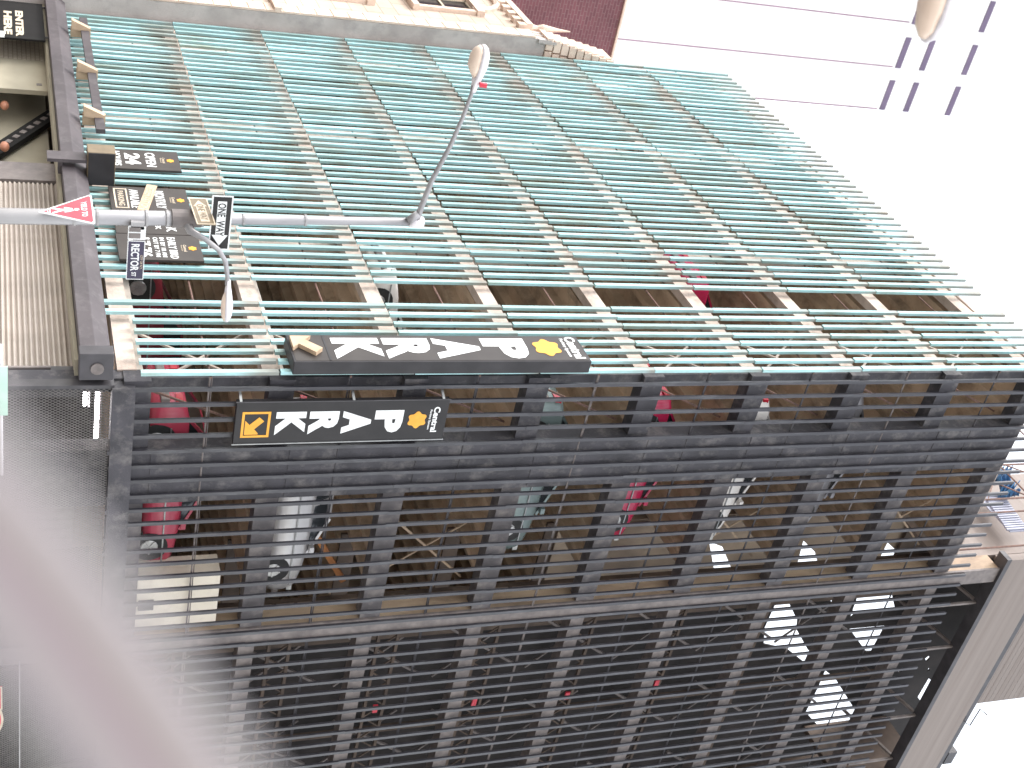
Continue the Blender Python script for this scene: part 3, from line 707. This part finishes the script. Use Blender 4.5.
# second street lamp, only its head reaches into view
T = thing('street_lamp', 'near street lamp of which only the tan oval lens shows against the sky', 'street lamp', (12.3, -14.6, .004))
MB().tube([(12.3, -15.4, .004), (12.3, -15.4, .5), (12.3, -15.4, 8.2)], [.16, .11, .075], 14).build('pole', M['galv'], T, smooth=True)
MB().tube([(12.3, -15.4, 8.1), (12.3, -14.6, 8.35), (12.3, -13.2, 8.42), (12.3, -12.4, 8.44)], [.045, .04, .035, .03], 10).build('upper_arm', M['galv'], T, smooth=True)
h, l = MB(), MB(); lens_head(h, l, (12.3, -12.55, 8.42), (0, 1, 0), 1.12, R(2), 1.05)
h.build('lamp_head', M['lamp_white'], T, smooth=True); l.build('lamp_lens', M['lens'], T, smooth=True)

# ------------------------------------------------------------------ cars
def car(paint, label, loc, rotz, tall=0., group='cars parked on the garage decks'):
    T = thing('parked_car', label, 'car', (0, 0, 0), group)
    hw = .86
    def ring(x, zb, zt, w, crown=.06):
        return [(x, -w * .93, zb), (x, w * .93, zb), (x, w, zb + .15), (x, w * .985, zt - crown * 1.6), (x, w * .9, zt), (x, -w * .9, zt), (x, -w * .985, zt - crown * 1.6), (x, -w, zb + .15)]
    z = tall
    st = [(-2.25, .36, .70, .62), (-2.2, .25, .88, .76), (-1.9, .20, .95, hw), (-1.2, .19, .97, hw), (0, .19, .95, hw), (.9, .19, .93, hw), (1.5, .2, .86, hw), (2.0, .23, .76, .8), (2.22, .3, .64, .66), (2.26, .38, .58, .58)]
    MB().loft([ring(x, zb + z * .3, zt + z, w) for x, zb, zt, w in st]).build('body', paint, T, smooth=True)
    def cab(x, zz, w): return [(x, -w, zz), (x, w, zz)]
    zb = .93 + z
    lo = [(-1.85, -.72, zb), (-1.85, .72, zb), (1.05, .76, zb), (1.05, -.76, zb)]; hi = [(-1.2, -.58, 1.36 + z), (-1.2, .58, 1.36 + z), (.2, .6, 1.38 + z), (.2, -.6, 1.38 + z)]
    MB().loft([lo, hi]).build('glasshouse', M['glass'], T, bevel=.03)
    hi2 = [(p[0] * .97, p[1] * .96, p[2] + .05) for p in hi]
    MB().loft([[(p[0] * 1.03, p[1] * 1.03, p[2] - .02) for p in hi], hi2]).build('roof', paint, T, bevel=.02)
    for s in (-1, 1):
        for (a, b) in (((-1.85, .72, zb), (-1.2, .58, 1.37 + z)), ((1.05, .76, zb), (.2, .6, 1.39 + z)), ((-.35, .765, zb), (-.4, .61, 1.38 + z))):
            mb = MB(); beam(mb, (a[0], s * a[1], a[2]), (b[0], s * b[1], b[2]), .06); mb.build('pillar', paint, T)
    for s in (-1, 1):
        for x in (-1.42, 1.42):
            w = MB().tube([(x, s * .70, .32), (x, s * .87, .32)], .32, 20).build('wheel', M['rubber'], T)
            mb = MB().tube([(x, s * .86, .32), (x, s * .885, .32)], [.2, .17], 14)
            for q in range(5): beam(mb, (x, s * .888, .32), (x + .18 * math.cos(q * 1.257), s * .888, .32 + .18 * math.sin(q * 1.257)), .03)
            mb.build('rim', M['rim'], w)
            MB().tube([(x, s * .845, .34), (x, s * .866, .34)], .37, 20).build('wheel_arch', M['rubber'], T)
        MB().box(2.05, 2.2, s * .58 - .13, s * .58 + .13, .6 + z, .72 + z).build('headlight', M['headlight'], T)
        MB().box(-2.27, -2.17, s * .6 - .15, s * .6 + .15, .68 + z, .82 + z).build('tail_light', M['taillight'], T)
        mb = MB(); mb.box(-1.7, 1.9, s * .865 - .01, s * .865 + .01, .58 + z, .61 + z); mb.build('side_trim', M['chrome'], T)
        MB().box(.72, .88, s * .84 - .0, s * .84 + s * .14, .93 + z, 1.03 + z).build('wing_mirror', paint, T)
    MB().box(-2.31, -2.15, -.7, .7, .38 + z * .5, .56 + z * .5).build('bumper', M['grey_steel'], T, bevel=.03); MB().box(2.15, 2.31, -.66, .66, .34 + z * .5, .50 + z * .5).build('bumper', M['grey_steel'], T, bevel=.03)
    T.location = loc; T.rotation_euler = (0, 0, rotz)
    return T

F = .252
yc = 3.35
car(M['car_red'], 'red car on the lowest deck, seen through the black slats across the wide column', (-1.5, yc + .12, J[0] + F), R(90))
car(M['car_silver'], 'silver car on the second deck, seen through the black slats beside the wide column', (-1.6, yc + 1.1, J[1] + F), R(90), .14)
car(M['car_teal'], 'grey-green car on the fourth deck behind the black slats', (-1.55, yc + .25, J[3] + F), R(90), .06)
car(M['car_red2'], 'crimson car with a glowing tail lamp on the fifth deck behind the black slats', (-1.5, yc + .1, J[4] + F), R(90))
car(M['car_white'], 'white car high up on the sixth deck behind the black slats', (-1.5, yc + .3, J[5] + F), R(90))
car(M['car_grey'], 'dark grey car on the seventh deck behind the black slats', (-1.55, yc + .2, J[6] + F), R(90))
car(M['car_maroon'], 'dark red car on the lowest deck, seen through the gap in the teal fins', (-6.0, 2.75, J[0] + F), R(-96))
car(M['car_white'], 'white car on the third deck, seen through the gap in the teal fins', (-5.8, 2.72, J[2] + F), R(-90))
car(M['car_red2'], 'red car on the sixth deck, its tail at the gap in the teal fins', (-5.7, 2.75, J[5] + F), R(90), .1)

T = thing('cabinet', 'cream metal cabinet standing on the lowest deck behind the black slats', 'cabinet', (-.45, 6.1, J[0] + F))
MB().box(-.8, -.16, 5.32, 6.89, J[0] + F, J[0] + 2.06).build('cabinet_body', M['cabinet'], T, bevel=.03)
for ya in (5.36, 6.12): MB().box(-.158, -.145, ya, ya + .73, J[0] + .33, J[0] + 2.0).build('cabinet_door', M['cabinet'], T)
MB().box(-.143, -.10, 5.95, 6.22, J[0] + .36, J[0] + .68).build('latch_box', M['dark_steel'], T)

# ------------------------------------------------------------------ roof items
T = thing('scaffold', 'thin pipe scaffold standing on the garage roof beside the blue tarp', 'scaffold', (-3, 4.8, 26.35))
mb = MB()
for x in (-.15, -1.6, -3.4):
    mb.tube([(x, 4.4, 26.35), (x, 4.4, 31.5)], .03, 6); mb.tube([(x, 6.2, 26.35), (x, 6.2, 31.5)], .03, 6)
for z in (28, 30): mb.tube([(-.15, 4.4, z), (-3.4, 4.4, z)], .025, 6)
beam(mb, (-.15, 4.4, 26.5), (-1.6, 4.4, 28), .03); beam(mb, (-1.6, 4.4, 28), (-3.4, 4.4, 30), .03); beam(mb, (-.15, 4.4, 28), (-1.6, 4.4, 26.5), .03); beam(mb, (-.15, 4.4, 30), (-1.6, 4.4, 28.2), .03)
mb.build('scaffold_pipes', M['rust'], T)
T = thing('tarpaulin', 'bright blue tarp bunched on the garage roof by the tan wall', 'tarp', (-3.2, 6.2, 29.6))
bm = bmesh.new(); bmesh.ops.create_grid(bm, x_segments=26, y_segments=18, size=.5)
for v in bm.verts:
    a, b = v.co.x, v.co.y
    v.co = Vector((-2.9 + a * 1.3, 6.15 + .16 * math.sin(a * 23) + .14 * math.sin(b * 19 + a * 9) + .06 * random.random(), 30.15 + b * .5 - a * .5 + .12 * math.sin(a * 13)))
q = MB(); q.b.free(); q.b = bm; to = q.build('tarp_sheet', M['blue'], T, smooth=True)
so = to.modifiers.new('solid', 'SOLIDIFY'); so.thickness = .02
T = thing('corrugated_sheet', 'pale blue-grey corrugated sheet leaning beside the blue tarp', 'sheet', (-1.9, 6.4, 29))
mb = MB()
for i in range(16): mb.box(-2.6 + .1 * i, -2.54 + .1 * i, 6.38, 6.44, 29.2 - i * .02, 29.95 - i * .02)
mb.box(-2.6, -1.0, 6.44, 6.47, 29.0, 29.6)
mb.build('sheet', M['corr'], T)

# ------------------------------------------------------------------ neighbours
def window(T, x0, x1, z0, z1, yf, arch=False):
    fr = MB().box(x0 - .22, x0, yf - .14, yf + .1, z0 - .1, z1 + .15).box(x1, x1 + .22, yf - .14, yf + .1, z0 - .1, z1 + .15).box(x0 - .3, x1 + .3, yf - .2, yf + .1, z1, z1 + .28).box(x0 - .3, x1 + .3, yf - .22, yf + .1, z0 - .22, z0)
    w = fr.build('window', M['stone'], T)
    MB().box(x0, x1, yf - .004, yf + .02, z0, z1).build('pane', M['glass'], w)
    mb = MB().box(x0, x1, yf - .05, yf - .01, (z0 + z1) / 2 - .04, (z0 + z1) / 2 + .04).box(x0, x0 + .07, yf - .05, yf - .01, z0, z1).box(x1 - .07, x1, yf - .05, yf - .01, z0, z1).box(x0, x1, yf - .05, yf - .01, z1 - .07, z1)
    mb.build('sash', M['ivory'], w)
T = thing('stone_building', 'ornate pinkish stone building adjoining the far end of the teal fins', 'building', (-27, 5, 0))
YN = -.56
MB().box(-36, -19.93, YN, 12, 0, 18.9).build('wall', M['ashlar'], T)
MB().box(-19.925, -19.86, YN + .03, 2, 0, 19.4).build('side_wall', M['cement'], T)
mb = MB().box(-20.6, -19.86, YN - .03, YN + .02, 0, 19.0)
for i in range(34): mb.box(-20.45 - .12 * (i % 2), -19.855, YN - .05, YN - .03, .3 + i * .55, .82 + i * .55)
mb.build('quoins', M['stone'], T)
for z in (6.2, 9.9): MB().box(-36, -19.84, YN - .16, YN + .01, z, z + .22).build('string_course', M['stone'], T)
for z0 in (3.4, 7.2, 10.9, 14.9):
    for x0 in (-23.0, -26.0, -29.0, -32.0): window(T, x0, x0 + 1.15, z0 + .3, z0 + 2.45, YN)
for xc in (-23.4, -27.5):
    pts = [(xc + 1.35 * math.cos(t * math.pi / 14), 17.3 + 1.3 * math.sin(t * math.pi / 14)) for t in range(15)]
    MB().tube([(x, YN - .04, z) for x, z in pts], .13, 6).build('arch_moulding', M['stone'], T)
mb = MB(); random.seed(3)
for i in range(22): mb.box(-21.0 - i * .13, -20.92 - i * .13, YN - .09, YN, 9.0 + random.uniform(-.1, .1), 9.5 + random.uniform(0, .25))
mb.build('carved_frieze', M['stone'], T)
mb = MB().box(-36.1, -20.7, YN - .2, 12, 18.9, 19.15)
for i in range(24): mb.box(-20.9 - i * .6, -20.6 - i * .6, YN - .18, YN, 18.6, 18.9)
mb.build('cornice', M['stone'], T)
# corner turret of rough blocks, broken down in steps towards its top
tr = MB().prism([(YN + .02, 18.9), (2.6, 18.9), (2.6, 22.1), (-.02, 22.1), (YN + .05, 19.35)], 'x', -20.7, -19.95).build('corner_turret', M['stone'], T)
for i in range(9):
    mb = MB()
    ys = YN + .02 + i * .062
    for q in range(5): mb.box(-19.95, -19.80 + .015 * i + random.uniform(-.01, .01), ys + q * .42, ys + .36 + q * .42, 19.42 + i * .30, 19.42 + i * .30 + .26)
    mb.box(-20.7, -19.78, ys - .06, ys + .04, 19.42 + i * .30, 19.42 + i * .30 + .2)
    mb.build('block_course', M['stone'], tr)
mb = MB()
for i in range(15):
    for q in range(3):
        y = YN + .02 + i * .05; zt = min(19.4 + i * .19, 22.1); x = -20.6 + .3 * q; mb.box(x, x + random.uniform(.1, .24), y, y + random.uniform(.06, .13), zt - .3, zt + random.uniform(.05, .4))
mb.build('broken_coping', M['cement'], tr)
MB().tube([(-20.9, YN, 18.9), (-20.9, YN, 19.4), (-20.9, YN, 19.6), (-20.9, YN, 20.2), (-20.9, YN, 20.7)], [.2, .1, .17, .07, .02], 8).build('finial', M['stone'], T)

T = thing('brick_building', 'dark purple-red brick building rising behind the ornate stone one', 'building', (-38, 8, 0))
MB().box(-46, -32, -8, 20, 0, 28.1).build('wall', M['brick'], T)
MB().box(-46.1, -31.9, -8.1, 20.1, 28.1, 28.2).build('coping', M['stone'], T)

T = thing('white_tower', 'tall bleached white office tower behind everything, with dark strip windows near its top', 'tower', (-70, 5, 0))
MB().box(-80, -60, -20, 15.7, 0, 74.4).build('wall', M['white_stone'], T)
mb = MB()
for y in (15.62, 12.15, 8.6, 5.0, 1.4, -2.2): mb.box(-59.995, -59.97, y - .05, y + .03, 20, 66.2 if y > 8 else 60)
mb.build('joint', M['groove'], T)
for z0, z1 in ((66.45, 66.95), (68.75, 69.25), (72.9, 73.4)):
    for y1 in (15.66, 12.2, 8.7, 5.2, 1.7):
        MB().box(-60.0, -59.95, y1 - 2.45, y1, z0, z1).build('strip_window', M['tower_win'], T)

# ------------------------------------------------------------------ strap in the foreground, far out of focus
pts = [Vector(p) for p in [(20.3116, -13.685, 1.574), (20.3239, -13.6637, 1.5894), (20.3324, -13.6503, 1.601), (20.3449, -13.6343, 1.6152), (20.3605, -13.6179, 1.6295), (20.3783, -13.6022, 1.6438), (20.4067, -13.583, 1.6619)]]
fwd = Vector((-.764, .5272, .372)).normalized()
bm = bmesh.new(); rings = []; uvl = bm.loops.layers.uv.new('UVMap'); nseg = 24
for i, p in enumerate(pts):
    t = (pts[min(i + 1, 6)] - pts[max(i - 1, 0)]).normalized(); w = t.cross(fwd).normalized(); n = w.cross(t)
    rings.append([bm.verts.new(p + w * .0205 * math.cos(2 * math.pi * k / nseg) + n * .004 * math.sin(2 * math.pi * k / nseg)) for k in range(nseg)])
for a, b in zip(rings, rings[1:]):
    for k in range(nseg):
        k2 = (k + 1) % nseg; f = bm.faces.new((a[k], a[k2], b[k2], b[k]))
        for lp, kk in zip(f.loops, (k, k2, k2, k)): lp[uvl].uv = (.5 + .5 * math.cos(2 * math.pi * kk / nseg), 0)
q = MB(); q.b.free(); q.b = bm
st = q.build('strap', M['strap'], None, smooth=True)
tag(st, 'blurred grey-pink webbing strap crossing the lower corner right before the viewer', 'strap')

# ------------------------------------------------------------------ camera, light, sky
cam = bpy.data.cameras.new('camera'); co = bpy.data.objects.new('camera', cam); COL.objects.link(co)
f = Vector((-.7640124632, .5271645056, .3719980377)); r = Vector((.5648953538, .8251124413, -.0090938691)); u = Vector((.3117341741, -.2031921338, .9281889686))
mw = Matrix.Identity(4)
for i in range(3): mw[i][0] = u[i]; mw[i][1] = -r[i]; mw[i][2] = -f[i]; 
mw[0][3], mw[1][3], mw[2][3] = 20.5981, -13.8842, 1.6012
co.matrix_world = mw
cam.sensor_width = 36; cam.lens = 36 * 1279.117 / 1024; cam.clip_end = 1500; cam.clip_start = .02
cam.dof.use_dof = True; cam.dof.focus_distance = 24; cam.dof.aperture_fstop = 1.8
scene.camera = co

sd = Vector((-.30, -.72, .0)).normalized() * math.cos(R(50)); sd.z = math.sin(R(50))
sun = bpy.data.lights.new('sun', 'SUN'); so = bpy.data.objects.new('sun', sun); COL.objects.link(so)
sun.energy = .8; sun.angle = R(14); sun.color = (1, .95, .9)
so.rotation_euler = sd.to_track_quat('Z', 'Y').to_euler()
w = bpy.data.worlds.new('World'); scene.world = w; w.use_nodes = True
N, L = w.node_tree.nodes, w.node_tree.links
sky = N.new('ShaderNodeTexSky'); sky.sky_type = 'NISHITA'; sky.sun_disc = False
sky.sun_elevation = R(50); sky.sun_rotation = math.atan2(sd.x, sd.y); sky.dust_density = 1.5; sky.air_density = 1.6; sky.ozone_density = 1
bg = N['Background']; bg.inputs['Strength'].default_value = .15
hz = N.new('ShaderNodeHueSaturation'); hz.inputs['Saturation'].default_value = .25; hz.inputs['Value'].default_value = 1.15   # thin white haze over the blue
L.new(sky.outputs['Color'], hz.inputs['Color']); L.new(hz.outputs['Color'], bg.inputs['Color'])
vs = scene.view_settings; vs.view_transform = 'Standard'; vs.look = 'None'; vs.gamma = 1; vs.use_curve_mapping = False
vs.exposure = 1.72
scene.cycles.max_bounces = 8; scene.cycles.diffuse_bounces = 5
